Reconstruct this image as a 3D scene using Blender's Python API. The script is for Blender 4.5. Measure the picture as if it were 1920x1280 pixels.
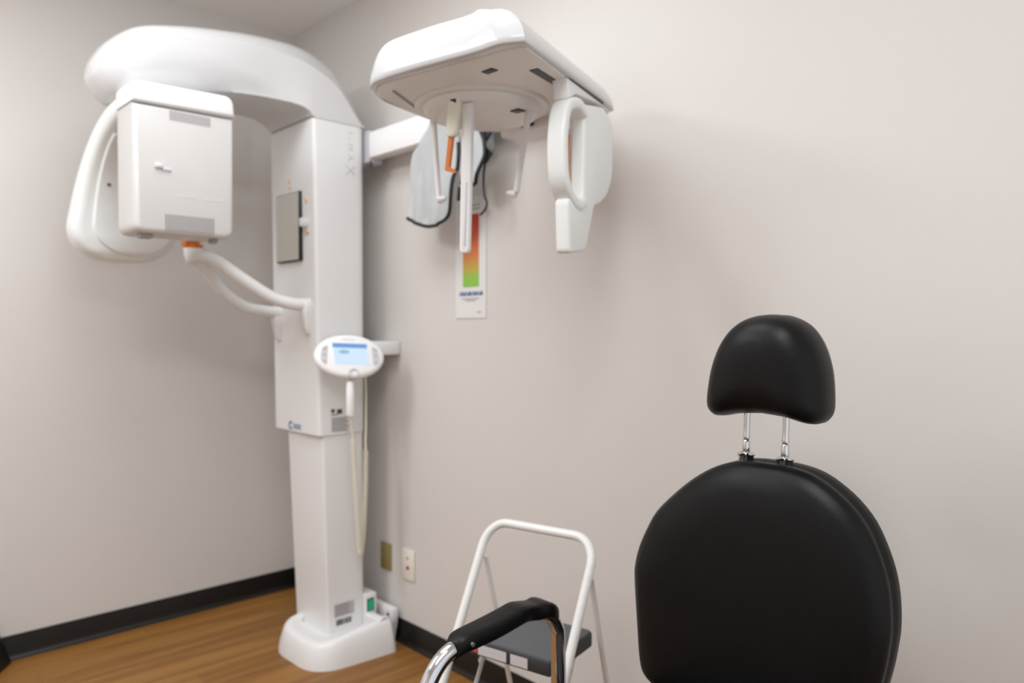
import bpy, bmesh, math, random
from mathutils import Vector, Matrix
random.seed(7)
for o in list(bpy.data.objects):
    bpy.data.objects.remove(o, do_unlink=True)
S = bpy.context.scene
COL = S.collection
R = math.radians

# ------------------------------------------------------------------ camera, light, exposure
cam = bpy.data.cameras.new('camera')
cam.sensor_width = 36.0
cam.lens = 1396.8 / 1920 * 36.0
cam.clip_start = 0.02
cam.dof.use_dof = True
cam.dof.focus_distance = 1.15
cam.dof.aperture_fstop = 3.2
cam_o = bpy.data.objects.new('camera', cam)
COL.objects.link(cam_o)
cam_o.location = (3.26896, -1.69609, 1.23520)
cam_o.rotation_euler = (R(90 - 1.11556), 0, R(46.2727))
S.camera = cam_o

world = bpy.data.worlds.new('world')
S.world = world
world.use_nodes = True
world.node_tree.nodes['Background'].inputs['Color'].default_value = (0.94, 0.975, 1.0, 1)
world.node_tree.nodes['Background'].inputs['Strength'].default_value = 1.0


def area(name, loc, sx, sy, power, color=(0.93, 0.972, 1.0), rot=(0, 0, 0)):
    l = bpy.data.lights.new(name, 'AREA')
    l.shape = 'RECTANGLE'
    l.size, l.size_y = sx, sy
    l.energy = power
    l.color = color
    o = bpy.data.objects.new(name, l)
    o.location = loc
    o.rotation_euler = rot
    COL.objects.link(o)
    return o


area('ceiling_lamp', (0.95, -2.30, 2.585), 0.6, 1.2, 34)
area('ceiling_lamp', (1.60, -0.95, 2.585), 1.2, 0.6, 15)
area('ceiling_lamp', (3.00, -1.65, 2.585), 0.6, 1.2, 29)
# guessed flash, added near the camera and turned up to brighten the ceiling
fl = bpy.data.lights.new('added_bounce_flash', 'SPOT')
fl.energy = 75
fl.color = (0.93, 0.972, 1.0)
fl.spot_size = R(84)
fl.spot_blend = 1.0
fl.shadow_soft_size = 0.05
fl_o = bpy.data.objects.new('added_bounce_flash', fl)
fl_o.location = (3.25, -1.95, 1.50)
fl_o.rotation_euler = (Vector((1.6, -1.75, 2.6)) - fl_o.location).to_track_quat('-Z', 'Y').to_euler()
COL.objects.link(fl_o)
S.view_settings.view_transform = 'Standard'
S.view_settings.look = 'None'
S.view_settings.exposure = 0.0
S.view_settings.gamma = 1.0
S.view_settings.use_curve_mapping = False


# ------------------------------------------------------------------ materials
def lin(c):
    return tuple((x / 255 / 12.92) if x / 255 <= 0.04045 else ((x / 255 + 0.055) / 1.055) ** 2.4 for x in c)


def mat(name, rgb, rough=0.5, metal=0.0, bump=0.0, bscale=200.0, var=0.0, vscale=6.0, spec=0.5, coat=0.0, emit=None, estr=0.0):
    m = bpy.data.materials.new(name)
    m.use_nodes = True
    nt = m.node_tree
    b = nt.nodes['Principled BSDF']
    c = lin(rgb) + (1,)
    b.inputs['Base Color'].default_value = c
    b.inputs['Roughness'].default_value = rough
    b.inputs['Metallic'].default_value = metal
    b.inputs['Specular IOR Level'].default_value = spec
    b.inputs['Coat Weight'].default_value = coat
    if emit:
        b.inputs['Emission Color'].default_value = lin(emit) + (1,)
        b.inputs['Emission Strength'].default_value = estr
    tc = nt.nodes.new('ShaderNodeTexCoord')
    n = nt.nodes.new('ShaderNodeTexNoise')
    n.inputs['Scale'].default_value = vscale
    n.inputs['Detail'].default_value = 3
    nt.links.new(tc.outputs['Object'], n.inputs['Vector'])
    mx = nt.nodes.new('ShaderNodeMix')
    mx.data_type = 'RGBA'
    mx.inputs[6].default_value = tuple(x * (1 - var) for x in c[:3]) + (1,)
    mx.inputs[7].default_value = tuple(min(1, x * (1 + var)) for x in c[:3]) + (1,)
    nt.links.new(n.outputs['Fac'], mx.inputs[0])
    nt.links.new(mx.outputs[2], b.inputs['Base Color'])
    if bump > 0:
        n2 = nt.nodes.new('ShaderNodeTexNoise')
        n2.inputs['Scale'].default_value = bscale
        n2.inputs['Detail'].default_value = 4
        nt.links.new(tc.outputs['Object'], n2.inputs['Vector'])
        bp = nt.nodes.new('ShaderNodeBump')
        bp.inputs['Strength'].default_value = bump
        bp.inputs['Distance'].default_value = 0.002
        nt.links.new(n2.outputs['Fac'], bp.inputs['Height'])
        nt.links.new(bp.outputs['Normal'], b.inputs['Normal'])
    return m


M = {
    'wall': mat('wall_paint', (215, 210, 206), 0.75, bump=0.12, bscale=160, var=0.012, vscale=2.5, spec=0.3),
    'ceiling': mat('ceiling_texture', (244, 241, 238), 0.9, bump=0.8, bscale=120, var=0.02, vscale=40, spec=0.2),
    'baseboard': mat('rubber_baseboard', (14, 12, 12), 0.42, var=0.1, vscale=10),
    'white': mat('machine_white', (230, 229, 229), 0.32, var=0.01, spec=0.5),
    'gloss': mat('gloss_white', (210, 209, 210), 0.14, var=0.01, spec=0.6, coat=0.3),
    'bright_white': mat('bright_white', (246, 245, 246), 0.25, var=0.01),
    'shell_white': mat('shell_white', (202, 202, 204), 0.14, var=0.01, spec=0.6, coat=0.3),
    'cream_white': mat('warm_white_plastic', (206, 203, 201), 0.3, var=0.01),
    'panelwhite': mat('soft_white_plastic', (232, 234, 233), 0.38, var=0.01),
    'ivory': mat('ivory_plastic', (232, 230, 214), 0.4, var=0.02),
    'cord': mat('cream_cord', (226, 220, 200), 0.5, var=0.03),
    'grey_print': mat('grey_print', (150, 146, 146), 0.6, var=0.05, vscale=60),
    'light_print': mat('pale_grey_print', (206, 205, 206), 0.6, var=0.02),
    'dark_print': mat('dark_print', (70, 68, 72), 0.6, var=0.1, vscale=80),
    'vent': mat('vent_grey', (150, 146, 147), 0.6, var=0.02),  # even grey for vent slats, rubber feet, panel seam and push button
    'button_grey': mat('button_grey', (188, 187, 192), 0.5, var=0.02),
    'black': mat('black_plastic', (18, 18, 20), 0.4, var=0.05),
    'orange': mat('orange_plastic', (205, 112, 22), 0.35, var=0.08, vscale=40),
    'orange_mark': mat('orange_sticker', (235, 180, 84), 0.5, var=0.05),
    'blue_mark': mat('blue_print', (46, 92, 150), 0.5, var=0.05),
    'leather': mat('black_vinyl', (11, 11, 12), 0.40, bump=0.10, bscale=420, var=0.08, vscale=12, spec=0.22),
    'chrome': mat('chrome', (215, 215, 218), 0.12, metal=1.0, var=0.01),
    'steel': mat('brushed_steel', (168, 166, 166), 0.35, metal=0.9, var=0.05, vscale=50),
    'stoolwhite': mat('white_enamel_tube', (228, 227, 224), 0.3, var=0.01),
    'tread': mat('grey_rubber_tread', (84, 86, 89), 0.6, bump=0.3, bscale=300, var=0.05, vscale=40),
    'tread_side': mat('dark_tread_edge', (48, 48, 50), 0.5, var=0.05),
    'label': mat('silver_label', (200, 196, 198), 0.4, var=0.05, vscale=90),
    'red': mat('red_plastic', (150, 30, 24), 0.35, var=0.05),
    'red_mark': mat('red_sticker', (200, 70, 56), 0.5, var=0.05),
    'apron': mat('grey_vinyl_cloth', (228, 231, 232), 0.5, bump=0.3, bscale=60, var=0.05, vscale=14),
    'binding': mat('black_binding', (28, 28, 32), 0.6, var=0.1, vscale=40),
    'navy': mat('navy_strap', (44, 42, 62), 0.6, var=0.1, vscale=40),
    'beige_plate': mat('beige_plastic', (144, 130, 84), 0.45, var=0.03),
    'white_plate': mat('white_wall_plate', (232, 226, 214), 0.4, var=0.02),
    'paper': mat('white_paper', (226, 224, 222), 0.7, var=0.01),
    'green_lamp': mat('green_switch', (14, 150, 104), 0.3, var=0.1, vscale=90, emit=(10, 150, 100), estr=0.25),
}


def floor_mat():
    m = bpy.data.materials.new('wood_plank_floor')
    m.use_nodes = True
    nt = m.node_tree
    b = nt.nodes['Principled BSDF']
    tc = nt.nodes.new('ShaderNodeTexCoord')
    mp = nt.nodes.new('ShaderNodeMapping')
    mp.inputs['Rotation'].default_value = (0, 0, R(90))
    nt.links.new(tc.outputs['Object'], mp.inputs['Vector'])
    br = nt.nodes.new('ShaderNodeTexBrick')
    br.offset = 0.37
    br.inputs['Color1'].default_value = lin((158, 112, 56)) + (1,)
    br.inputs['Color2'].default_value = lin((144, 99, 47)) + (1,)
    br.inputs['Mortar'].default_value = lin((128, 92, 56)) + (1,)
    br.inputs['Scale'].default_value = 1.0
    br.inputs['Mortar Size'].default_value = 0.0012
    br.inputs['Brick Width'].default_value = 1.1
    br.inputs['Row Height'].default_value = 0.15
    nt.links.new(mp.outputs[0], br.inputs['Vector'])
    mp2 = nt.nodes.new('ShaderNodeMapping')
    mp2.inputs['Scale'].default_value = (26, 1.6, 1)
    nt.links.new(tc.outputs['Object'], mp2.inputs['Vector'])
    n = nt.nodes.new('ShaderNodeTexNoise')
    n.inputs['Scale'].default_value = 1.0
    n.inputs['Detail'].default_value = 5
    n.inputs['Distortion'].default_value = 0.6
    nt.links.new(mp2.outputs[0], n.inputs['Vector'])
    cr = nt.nodes.new('ShaderNodeValToRGB')
    cr.color_ramp.elements[0].position = 0.32
    cr.color_ramp.elements[0].color = (0.62, 0.56, 0.50, 1)
    cr.color_ramp.elements[1].position = 0.66
    cr.color_ramp.elements[1].color = (1.0, 1.0, 1.0, 1)
    nt.links.new(n.outputs['Fac'], cr.inputs['Fac'])
    mx = nt.nodes.new('ShaderNodeMix')
    mx.data_type = 'RGBA'
    mx.blend_type = 'MULTIPLY'
    mx.inputs[0].default_value = 1.0
    nt.links.new(br.outputs['Color'], mx.inputs[6])
    nt.links.new(cr.outputs['Color'], mx.inputs[7])
    nt.links.new(mx.outputs[2], b.inputs['Base Color'])
    b.inputs['Roughness'].default_value = 0.45
    b.inputs['Specular IOR Level'].default_value = 0.35
    return m


M['floor'] = floor_mat()


def chart_mat(z0, z1):
    m = bpy.data.materials.new('red_to_green_print')
    m.use_nodes = True
    nt = m.node_tree
    b = nt.nodes['Principled BSDF']
    b.inputs['Roughness'].default_value = 0.6
    tc = nt.nodes.new('ShaderNodeTexCoord')
    sp = nt.nodes.new('ShaderNodeSeparateXYZ')
    nt.links.new(tc.outputs['Object'], sp.inputs[0])
    mr = nt.nodes.new('ShaderNodeMapRange')
    mr.inputs['From Min'].default_value = z0
    mr.inputs['From Max'].default_value = z1
    nt.links.new(sp.outputs['Z'], mr.inputs['Value'])
    cr = nt.nodes.new('ShaderNodeValToRGB')
    e = cr.color_ramp.elements
    e[0].position, e[0].color = 0.0, lin((132, 196, 72)) + (1,)
    e[1].position, e[1].color = 1.0, lin((192, 48, 36)) + (1,)
    for p, c in ((0.15, (150, 190, 76)), (0.25, (196, 166, 76)), (0.45, (212, 124, 72)), (0.75, (208, 84, 56))):
        x = e.new(p)
        x.color = lin(c) + (1,)
    nt.links.new(mr.outputs[0], cr.inputs['Fac'])
    nt.links.new(cr.outputs['Color'], b.inputs['Base Color'])
    return m


def screen_mat(name, rgb, s):
    return mat(name, (24, 24, 28), 0.25, var=0.0, emit=rgb, estr=s)


M['screen'] = screen_mat('lit_screen', (206, 228, 246), 1.05)
M['screen_blue'] = screen_mat('lit_screen_blue', (120, 174, 238), 0.80)
M['screen_mid'] = screen_mat('lit_screen_pale_blue', (160, 206, 244), 0.82)

mm = bpy.data.materials.new('mirror_glass')
mm.use_nodes = True
mb = mm.node_tree.nodes['Principled BSDF']
mb.inputs['Base Color'].default_value = (0.97, 0.98, 0.93, 1)
mb.inputs['Metallic'].default_value = 1.0
mb.inputs['Roughness'].default_value = 0.03
M['mirror'] = mm

# ------------------------------------------------------------------ builders
ORG = {}


def link_mesh(name, me, m, parent=None, smooth=True, ang=38):
    """links a mesh given in world coordinates; a child is stored relative to its thing's base"""
    if parent is not None:
        me.transform(Matrix.Translation(-ORG[parent.name]))
    if smooth:
        me.polygons.foreach_set('use_smooth', [True] * len(me.polygons))
        me.set_sharp_from_angle(angle=R(ang))
    if m is not None and not me.materials:
        me.materials.append(M[m] if isinstance(m, str) else m)
    o = bpy.data.objects.new(name, me)
    COL.objects.link(o)
    if parent is not None:
        o.parent = parent
        ORG[o.name] = ORG[parent.name]
    else:
        ORG[o.name] = Vector((0, 0, 0))
    return o


def obj(name, bm, m, parent=None, smooth=True, ang=38):
    bmesh.ops.recalc_face_normals(bm, faces=bm.faces)
    me = bpy.data.meshes.new(name)
    bm.to_mesh(me)
    bm.free()
    return link_mesh(name, me, m, parent, smooth, ang)


def thing(name, label, cat, loc, group=None):
    o = bpy.data.objects.new(name, None)
    o.empty_display_size = 0.1
    o.location = loc
    COL.objects.link(o)
    ORG[o.name] = Vector(loc)
    o['label'] = label
    o['category'] = cat
    if group:
        o['group'] = group
    return o


def tag(o, label, cat, group=None):
    o['label'] = label
    o['category'] = cat
    if group:
        o['group'] = group
    return o


def structure(o):
    o['kind'] = 'structure'
    return o


def add_box(bm, lo, hi, bev=0.0, seg=2, T=None):
    b = bmesh.new()
    bmesh.ops.create_cube(b, size=1.0)
    c = [(lo[i] + hi[i]) / 2 for i in range(3)]
    s = [abs(hi[i] - lo[i]) for i in range(3)]
    for v in b.verts:
        v.co = Vector((c[0] + v.co.x * s[0], c[1] + v.co.y * s[1], c[2] + v.co.z * s[2]))
    if bev > 0:
        bmesh.ops.bevel(b, geom=list(b.edges), offset=min(bev, min(s) * 0.49), segments=seg, profile=0.5, affect='EDGES')
    merge(bm, b, T)


def merge(bm, b, T=None):
    mp = {}
    for v in b.verts:
        mp[v] = bm.verts.new(T(v.co) if T else v.co)
    for f in b.faces:
        try:
            bm.faces.new([mp[v] for v in f.verts])
        except ValueError:
            pass
    b.free()


def box(lo, hi, bev=0.0, seg=2, T=None):
    bm = bmesh.new()
    add_box(bm, lo, hi, bev, seg, T)
    return bm


def add_loft(bm, rings, cap0=True, cap1=True, closed=True):
    vs = [[bm.verts.new(p) for p in r] for r in rings]
    n = len(vs[0])
    for a, b in zip(vs, vs[1:]):
        for i in range(n if closed else n - 1):
            j = (i + 1) % n
            bm.faces.new((a[i], a[j], b[j], b[i]))
    if cap0:
        bm.faces.new(vs[0])
    if cap1:
        bm.faces.new(vs[-1])


def loft(rings, cap0=True, cap1=True):
    bm = bmesh.new()
    add_loft(bm, rings, cap0, cap1)
    return bm


def catmull(pts, n=8):
    pts = [Vector(p) for p in pts]
    out = []
    P = [pts[0] * 2 - pts[1]] + pts + [pts[-1] * 2 - pts[-2]]
    for i in range(1, len(P) - 2):
        a, b, c, d = P[i - 1], P[i], P[i + 1], P[i + 2]
        for k in range(n):
            t = k / n
            out.append(0.5 * ((2 * b) + (c - a) * t + (2 * a - 5 * b + 4 * c - d) * t * t + (3 * b - a - 3 * c + d) * t ** 3))
    out.append(pts[-1])
    return out


def resample(pts, n):
    """n points at equal spacing along an open polyline"""
    pts = [Vector(p) for p in pts]
    d = [0]
    for a, b in zip(pts, pts[1:]):
        d.append(d[-1] + (b - a).length)
    out = []
    k = 0
    for i in range(n):
        t = d[-1] * i / (n - 1)
        while k < len(d) - 2 and d[k + 1] < t:
            k += 1
        s = (t - d[k]) / max(1e-9, d[k + 1] - d[k])
        out.append(pts[k].lerp(pts[k + 1], min(1, max(0, s))))
    return out


def add_tube(bm, path, r, seg=12, flat=1.0, caps=True):
    """r: number or list; parallel-transported rings; flat scales the second axis"""
    path = [Vector(p) for p in path]
    n = len(path)
    rs = r if isinstance(r, (list, tuple)) else [r] * n
    if len(rs) != n:
        rs = [rs[min(len(rs) - 1, int(i * (len(rs) - 1) / (n - 1)))] + (rs[min(len(rs) - 1, int(i * (len(rs) - 1) / (n - 1)) + 1)] - rs[min(len(rs) - 1, int(i * (len(rs) - 1) / (n - 1)))]) * ((i * (len(rs) - 1) / (n - 1)) % 1) for i in range(n)]
    t0 = (path[1] - path[0]).normalized()
    up = Vector((0, 0, 1)) if abs(t0.z) < 0.9 else Vector((1, 0, 0))
    u = (up - t0 * up.dot(t0)).normalized()
    rings = []
    for i in range(n):
        a, b = path[max(0, i - 1)], path[min(n - 1, i + 1)]
        t = (b - a).normalized()
        u = (u - t * u.dot(t)).normalized()
        w = t.cross(u)
        rings.append([path[i] + (u * math.cos(2 * math.pi * k / seg) + w * math.sin(2 * math.pi * k / seg) * flat) * rs[i] for k in range(seg)])
    add_loft(bm, rings, caps, caps)


def tube(path, r, seg=12, flat=1.0):
    bm = bmesh.new()
    add_tube(bm, path, r, seg, flat)
    return bm


def round_poly(pts, radii, n=6):
    """2-D polygon with rounded corners"""
    out = []
    N = len(pts)
    for i in range(N):
        p, a, b = Vector(pts[i]), Vector(pts[i - 1]), Vector(pts[(i + 1) % N])
        r = radii[i] if isinstance(radii, (list, tuple)) else radii
        if r <= 0:
            out.append(p)
            continue
        da, db = (a - p), (b - p)
        r = min(r, da.length * 0.48, db.length * 0.48)
        s, e = p + da.normalized() * r, p + db.normalized() * r
        for k in range(n + 1):
            t = k / n
            out.append(s * (1 - t) ** 2 + p * 2 * t * (1 - t) + e * t * t)
    return out


def inset2(poly, d):
    """move each vertex of a closed 2-D polygon inwards by d"""
    n = len(poly)
    area2 = sum(poly[i - 1].x * poly[i].y - poly[i].x * poly[i - 1].y for i in range(n))
    sg = 1 if area2 > 0 else -1
    out = []
    for i in range(n):
        a, p, b = poly[i - 1], poly[i], poly[(i + 1) % n]
        e1, e2 = (p - a), (b - p)
        n1 = Vector((-e1.y, e1.x)).normalized() * sg if e1.length > 1e-9 else Vector((0, 0))
        n2 = Vector((-e2.y, e2.x)).normalized() * sg if e2.length > 1e-9 else Vector((0, 0))
        m = n1 + n2
        m = m.normalized() if m.length > 1e-6 else n1
        out.append(p + m * d)
    return out


def slab(poly, f, w0, w1, bev=0.006, seg=3):
    """prism of a 2-D outline between w0 and w1 with rounded rims; f(u, v, w) -> point"""
    rings = []
    for k in range(seg + 1):
        a = math.pi / 2 * k / seg
        q = inset2(poly, bev * (1 - math.sin(a)))
        w = w0 + (bev * (1 - math.cos(a))) * (1 if w1 > w0 else -1)
        rings.append([f(p.x, p.y, w) for p in q])
    for k in range(seg, -1, -1):
        a = math.pi / 2 * k / seg
        q = inset2(poly, bev * (1 - math.sin(a)))
        w = w1 - (bev * (1 - math.cos(a))) * (1 if w1 > w0 else -1)
        rings.append([f(p.x, p.y, w) for p in q])
    return loft(rings)


V = Vector
YZ = lambda u, v, w: V((w, u, v))
XZ = lambda u, v, w: V((u, w, v))
XY = lambda u, v, w: V((u, v, w))

# ------------------------------------------------------------------ room
H, XR, YF = 2.6, 4.7, -3.4
structure(obj('floor', box((-0.1, YF - 0.1, -0.08), (XR + 0.1, 0.1, 0)), 'floor'))
structure(obj('ceiling', box((-0.1, YF - 0.1, H), (XR + 0.1, 0.1, H + 0.08)), 'ceiling'))
structure(obj('wall_left', box((-0.1, YF - 0.1, 0), (0, 0.1, H)), 'wall'))
structure(obj('wall_right', box((0, 0, 0), (XR, 0.1, H)), 'wall'))
structure(obj('wall_front', box((0, YF - 0.1, 0), (XR, YF, H)), 'wall'))


def cove(a, b, nrm):
    """cove base: flat face with a toe that curves out at the floor"""
    prof = [(0, 0), (0.016, 0), (0.0155, 0.004), (0.010, 0.008), (0.0065, 0.014), (0.005, 0.022), (0.005, 0.088), (0.004, 0.0915), (0, 0.0915)]
    a, b, nrm = V(a), V(b), V(nrm)
    return loft([[q + nrm * u + V((0, 0, v)) for u, v in prof] for q in (a, b)])


structure(obj('baseboard_left', cove((0, YF, 0), (0, -0.005, 0), (1, 0, 0)), 'baseboard'))
structure(obj('baseboard_right', cove((0.005, 0, 0), (XR, 0, 0), (0, -1, 0)), 'baseboard'))
structure(obj('baseboard_front', cove((0.02, YF, 0), (XR - 0.02, YF, 0), (0, 1, 0)), 'baseboard'))

# ------------------------------------------------------------------ panoramic x-ray machine
xr = thing('dental_xray_machine', 'tall white panoramic dental x-ray machine standing in the room corner with a side arm', 'x-ray machine', (0.70, -0.22, 0))

# base foot: sloped skirt that rises towards the back right, top dips to the column
foot = round_poly([(0.555, -0.405), (0.905, -0.398), (0.934, -0.06), (0.50, -0.06)], [0.13, 0.12, 0.03, 0.05], 10)


def rim_z(p):
    return 0.086 + 0.10 * max(0, min(1, (p.y + 0.36) / 0.25)) * max(0.0, min(1, (p.x - 0.5) / 0.4)) * 0.45 + 0.022 * max(0, min(1, (0.72 - p.x) / 0.2))


rings = [[V((p.x, p.y, 0.0)) for p in foot]]
for d, f in ((0.004, 0.3), (0.012, 0.6), (0.020, 0.85), (0.028, 0.96), (0.038, 1.0), (0.052, 1.0), (0.064, 0.94)):
    rings.append([V((p.x, p.y, rim_z(p) * f)) for p in inset2(foot, d)])
colr = round_poly([(0.535, -0.285), (0.80, -0.285), (0.80, -0.10), (0.535, -0.10)], 0.004, 10)
last = rings[-1]
near = []
for p in last:
    x = min(0.80, max(0.535, p.x))
    y = min(-0.105, max(-0.285, p.y))
    near.append(V((x, y, 0.078)))
rings.append(near)
obj('base', loft(rings), 'white', xr, ang=50)

# lower column, slightly tapering towards the foot
lo_ = round_poly([(0.540, -0.276), (0.788, -0.276), (0.788, -0.117), (0.540, -0.117)], [0.012, 0.010, 0.022, 0.012], 5)
hi_ = round_poly([(0.512, -0.298), (0.788, -0.298), (0.788, -0.117), (0.512, -0.117)], [0.012, 0.010, 0.022, 0.012], 5)
obj('lower_column', loft([[V((p.x, p.y, 0.03)) for p in lo_], [V((p.x, p.y, 0.86)) for p in hi_]]), 'white', xr)
lo_ = round_poly([(0.440, -0.315), (0.795, -0.315), (0.795, -0.108), (0.440, -0.108)], [0.016, 0.016, 0.045, 0.016], 7)
hi_ = round_poly([(0.447, -0.333), (0.795, -0.333), (0.795, -0.108), (0.447, -0.108)], [0.016, 0.016, 0.045, 0.016], 7)
ins = inset2(lo_, 0.004)
obj('upper_column', loft([[V((p.x, p.y, 0.828)) for p in ins], [V((p.x, p.y, 0.832)) for p in lo_], [V((p.x, p.y, 1.998)) for p in hi_]]), 'white', xr)

# top arm: side outline (y, z) lofted across x with a chamfered upper edge
cr_top = [(-1.066, 2.030), (-1.061, 2.040), (-1.025, 2.078), (-0.943, 2.131), (-0.816, 2.168), (-0.697, 2.19), (-0.55, 2.2), (-0.391, 2.195), (-0.285, 2.163), (-0.218, 2.119), (-0.175, 2.067), (-0.135, 2.016), (-0.112, 2.000)]
fu_top = [(-1.070, 2.035), (-1.055, 2.082), (-1.011, 2.141), (-0.918, 2.203), (-0.787, 2.237), (-0.664, 2.26), (-0.513, 2.28), (-0.348, 2.285), (-0.239, 2.255), (-0.168, 2.200), (-0.126, 2.130), (-0.108, 2.050), (-0.106, 2.000)]
bot = [(-0.112, 2.000), (-0.22, 2.000), (-0.330, 2.000), (-0.350, 2.024), (-0.392, 2.040), (-0.46, 2.044), (-0.56, 2.038), (-0.66, 2.022), (-0.75, 2.004), (-0.86, 1.985), (-0.95, 1.962), (-0.99, 1.958), (-1.025, 1.978), (-1.055, 2.010), (-1.066, 2.030)]


def interp(tab, y):
    if y <= tab[0][0]:
        return tab[0][1]
    for (a, za), (b, zb) in zip(tab, tab[1:]):
        if y <= b:
            return za + (zb - za) * (y - a) / max(1e-9, b - a)
    return tab[-1][1]


def curve_table(pts):
    t = sorted((p.x, p.y) for p in catmull([(y, z, 0) for y, z in pts], 8))
    return t


crt, fut, bott = curve_table(cr_top), curve_table(fu_top), curve_table(bot[2:])
XM, HW, YT = 0.6225, 0.1725, -1.028
ys = [YT + 0.003 + 0.20 * (k / 20) ** 2 for k in range(21)] + [-0.81 + 0.04 * k for k in range(1, 12)] + [-0.36, -0.345, -0.335, -0.32, -0.30, -0.27, -0.24, -0.215, -0.19, -0.175, -0.16, -0.15, -0.14, -0.13, -0.122, -0.116, -0.1125]
ys = sorted(ys)
rings = []
for y in ys:
    u = max(0.0, (-0.82 - y) / (-0.82 - YT))
    w = HW * max(0.0, 1 - u ** 2.6) ** (1 / 2.4)
    yy = y if y > -0.80 else -0.80 + (y + 0.80) * (0.266 / 0.228)
    zc, zt = interp(crt, yy), interp(fut, yy)
    zb = 2.0 if y > -0.333 else interp(bott, yy)
    zb = min(zb, zc - 0.002)
    zt = max(zt, zc + 0.002)
    g = max(0, min(1, (-0.345 - y) / 0.15))
    lean = 1 - 0.26 * g
    c = w / HW
    h = max(0, min(1, (-0.46 - y) / 0.28))
    h = h * h * (3 - 2 * h)
    rect = [(w * 0.60, zb), (w * 0.85, zb), (w * lean, zb), (w * (1 - 0.26 * g * 0.82), zb + (zc - zb) * 0.12), (w * (1 - 0.26 * g * 0.62), zb + (zc - zb) * 0.32), (w * (1 - 0.26 * g * 0.32), zb + (zc - zb) * 0.62), (w, zc)]
    prof = []
    for (rx, rz), t in zip(rect, (14, 27, 40, 53, 65, 77, 90)):
        hx, hz = w * math.sin(R(t)) ** 0.62, zb + (zc - zb) * (1 - math.cos(R(t)))
        prof.append((rx + (hx - rx) * h, rz + (hz - rz) * h))
    for dx, f in ((0.020, 0.22), (0.041, 0.46), (0.062, 0.68), (0.083, 0.86), (0.107, 0.965), (0.140, 1.0)):
        prof.append((w - dx * c, zc + (zt - zc) * f))
    full = [V((XM + a, y, z)) for a, z in prof] + [V((XM - a, y, z)) for a, z in reversed(prof)]
    rings.append(full)
obj('top_arm', loft(rings), 'gloss', xr, ang=27)

# rotating unit: C shaped bridge and detector arm, tube head and its cap
def rr(t, w, r, n=5):
    return round_poly([(-t / 2, -w / 2), (t / 2, -w / 2), (t / 2, w / 2), (-t / 2, w / 2)], r, n)


path = catmull([(0.80, 1.938, 0.058), (0.70, 1.936, 0.066), (0.59, 1.918, 0.078), (0.49, 1.872, 0.088), (0.415, 1.795, 0.096), (0.37, 1.70, 0.104), (0.35, 1.60, 0.108), (0.348, 1.54, 0.104), (0.352, 1.495, 0.085), (0.356, 1.470, 0.050)], 6)
rings = []
for i, p in enumerate(path):
    a, b = path[max(0, i - 1)], path[min(len(path) - 1, i + 1)]
    t = V((b.x - a.x, 0, b.y - a.y)).normalized()
    nrm = V((t.z, 0, -t.x))
    z = p.y
    k = min(1, max(0, (1.94 - z) / 0.35))
    y0, y1 = -0.966 - 0.055 * k, -0.655 - 0.015 * k
    if z < 1.58:
        q = (1.58 - z) / 0.11
        q = 1 - math.sqrt(max(0, 1 - min(1, q) ** 2))
        y0 += 0.12 * q
        y1 -= 0.13 * q
    prof = rr(p.z, y1 - y0, 0.032, 5)
    c = V((p.x, (y0 + y1) / 2, p.y))
    rings.append([c + nrm * u.x + V((0, u.y, 0)) for u in prof])
rot = obj('detector_arm', loft(rings), 'panelwhite', xr, ang=60)
rings = []
pin = [p for p in path if p.y < 1.915]
for i, p in enumerate(pin[:-3]):
    a, b = pin[max(0, i - 1)], pin[min(len(pin) - 1, i + 1)]
    t = V((b.x - a.x, 0, b.y - a.y)).normalized()
    nrm = V((-t.z, 0, t.x))
    if nrm.x < 0:
        nrm = -nrm
    k = min(1, max(0, (1.94 - p.y) / 0.35))
    y0, y1 = -0.940 - 0.020 * k, -0.675 - 0.015 * k
    q = max(0, min(1, (1.60 - p.y) / 0.115))
    q = 1 - math.sqrt(max(0, 1 - q * q))
    y0, y1 = y0 + 0.12 * q, y1 - 0.12 * q
    prof = rr(0.020, y1 - y0, 0.008, 4)
    c = V((p.x, (y0 + y1) / 2, p.y)) + nrm * (p.z / 2 + 0.001)
    rings.append([c + nrm * u.x + V((0, u.y, 0)) for u in prof])
ip = obj('inner_panel', loft(rings), 'panelwhite', rot, ang=60)
bm = bmesh.new()
for k in range(5):
    add_box(bm, (0.432 + k * 0.004, -0.872 + 0.006 * (4 - k), 1.722 + k * 0.008), (0.448 + k * 0.004, -0.79, 1.7265 + k * 0.008))
obj('printed_label', bm, 'dark_print', rot)
obj('small_mark', box((0.432, -0.923, 1.721), (0.4475, -0.912, 1.731)), 'dark_print', rot)
obj('rotor_shaft', tube([(0.62, -0.80, 1.94), (0.62, -0.80, 2.03)], 0.075, 32), 'white', xr)

body = round_poly([(-0.966, 1.522), (-0.658, 1.522), (-0.657, 1.917), (-0.966, 1.912)], [0.030, 0.038, 0.0, 0.0], 8)
head = obj('tube_head', slab(body, YZ, 0.70, 0.862, 0.018, 5), 'cream_white', xr, ang=50)
cap = round_poly([(-0.970, 1.914), (-0.654, 1.920), (-0.658, 1.988), (-0.970, 1.978)], [0.0, 0.0, 0.055, 0.020], 8)
obj('tube_head_cap', slab(cap, YZ, 0.70, 0.870, 0.016, 5), 'white', xr, ang=50)


def grille(y0, y1, z0, z1, x, n, skew):
    bm = bmesh.new()
    for i in range(n):
        a = y0 + (y1 - y0) * (i + 0.12) / n
        b = y0 + (y1 - y0) * (i + 0.72) / n
        zz = skew * (i / n)
        add_box(bm, (x - 0.006, a, z0 + zz), (x + 0.0012, b, z1 + zz))
    return bm


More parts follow.
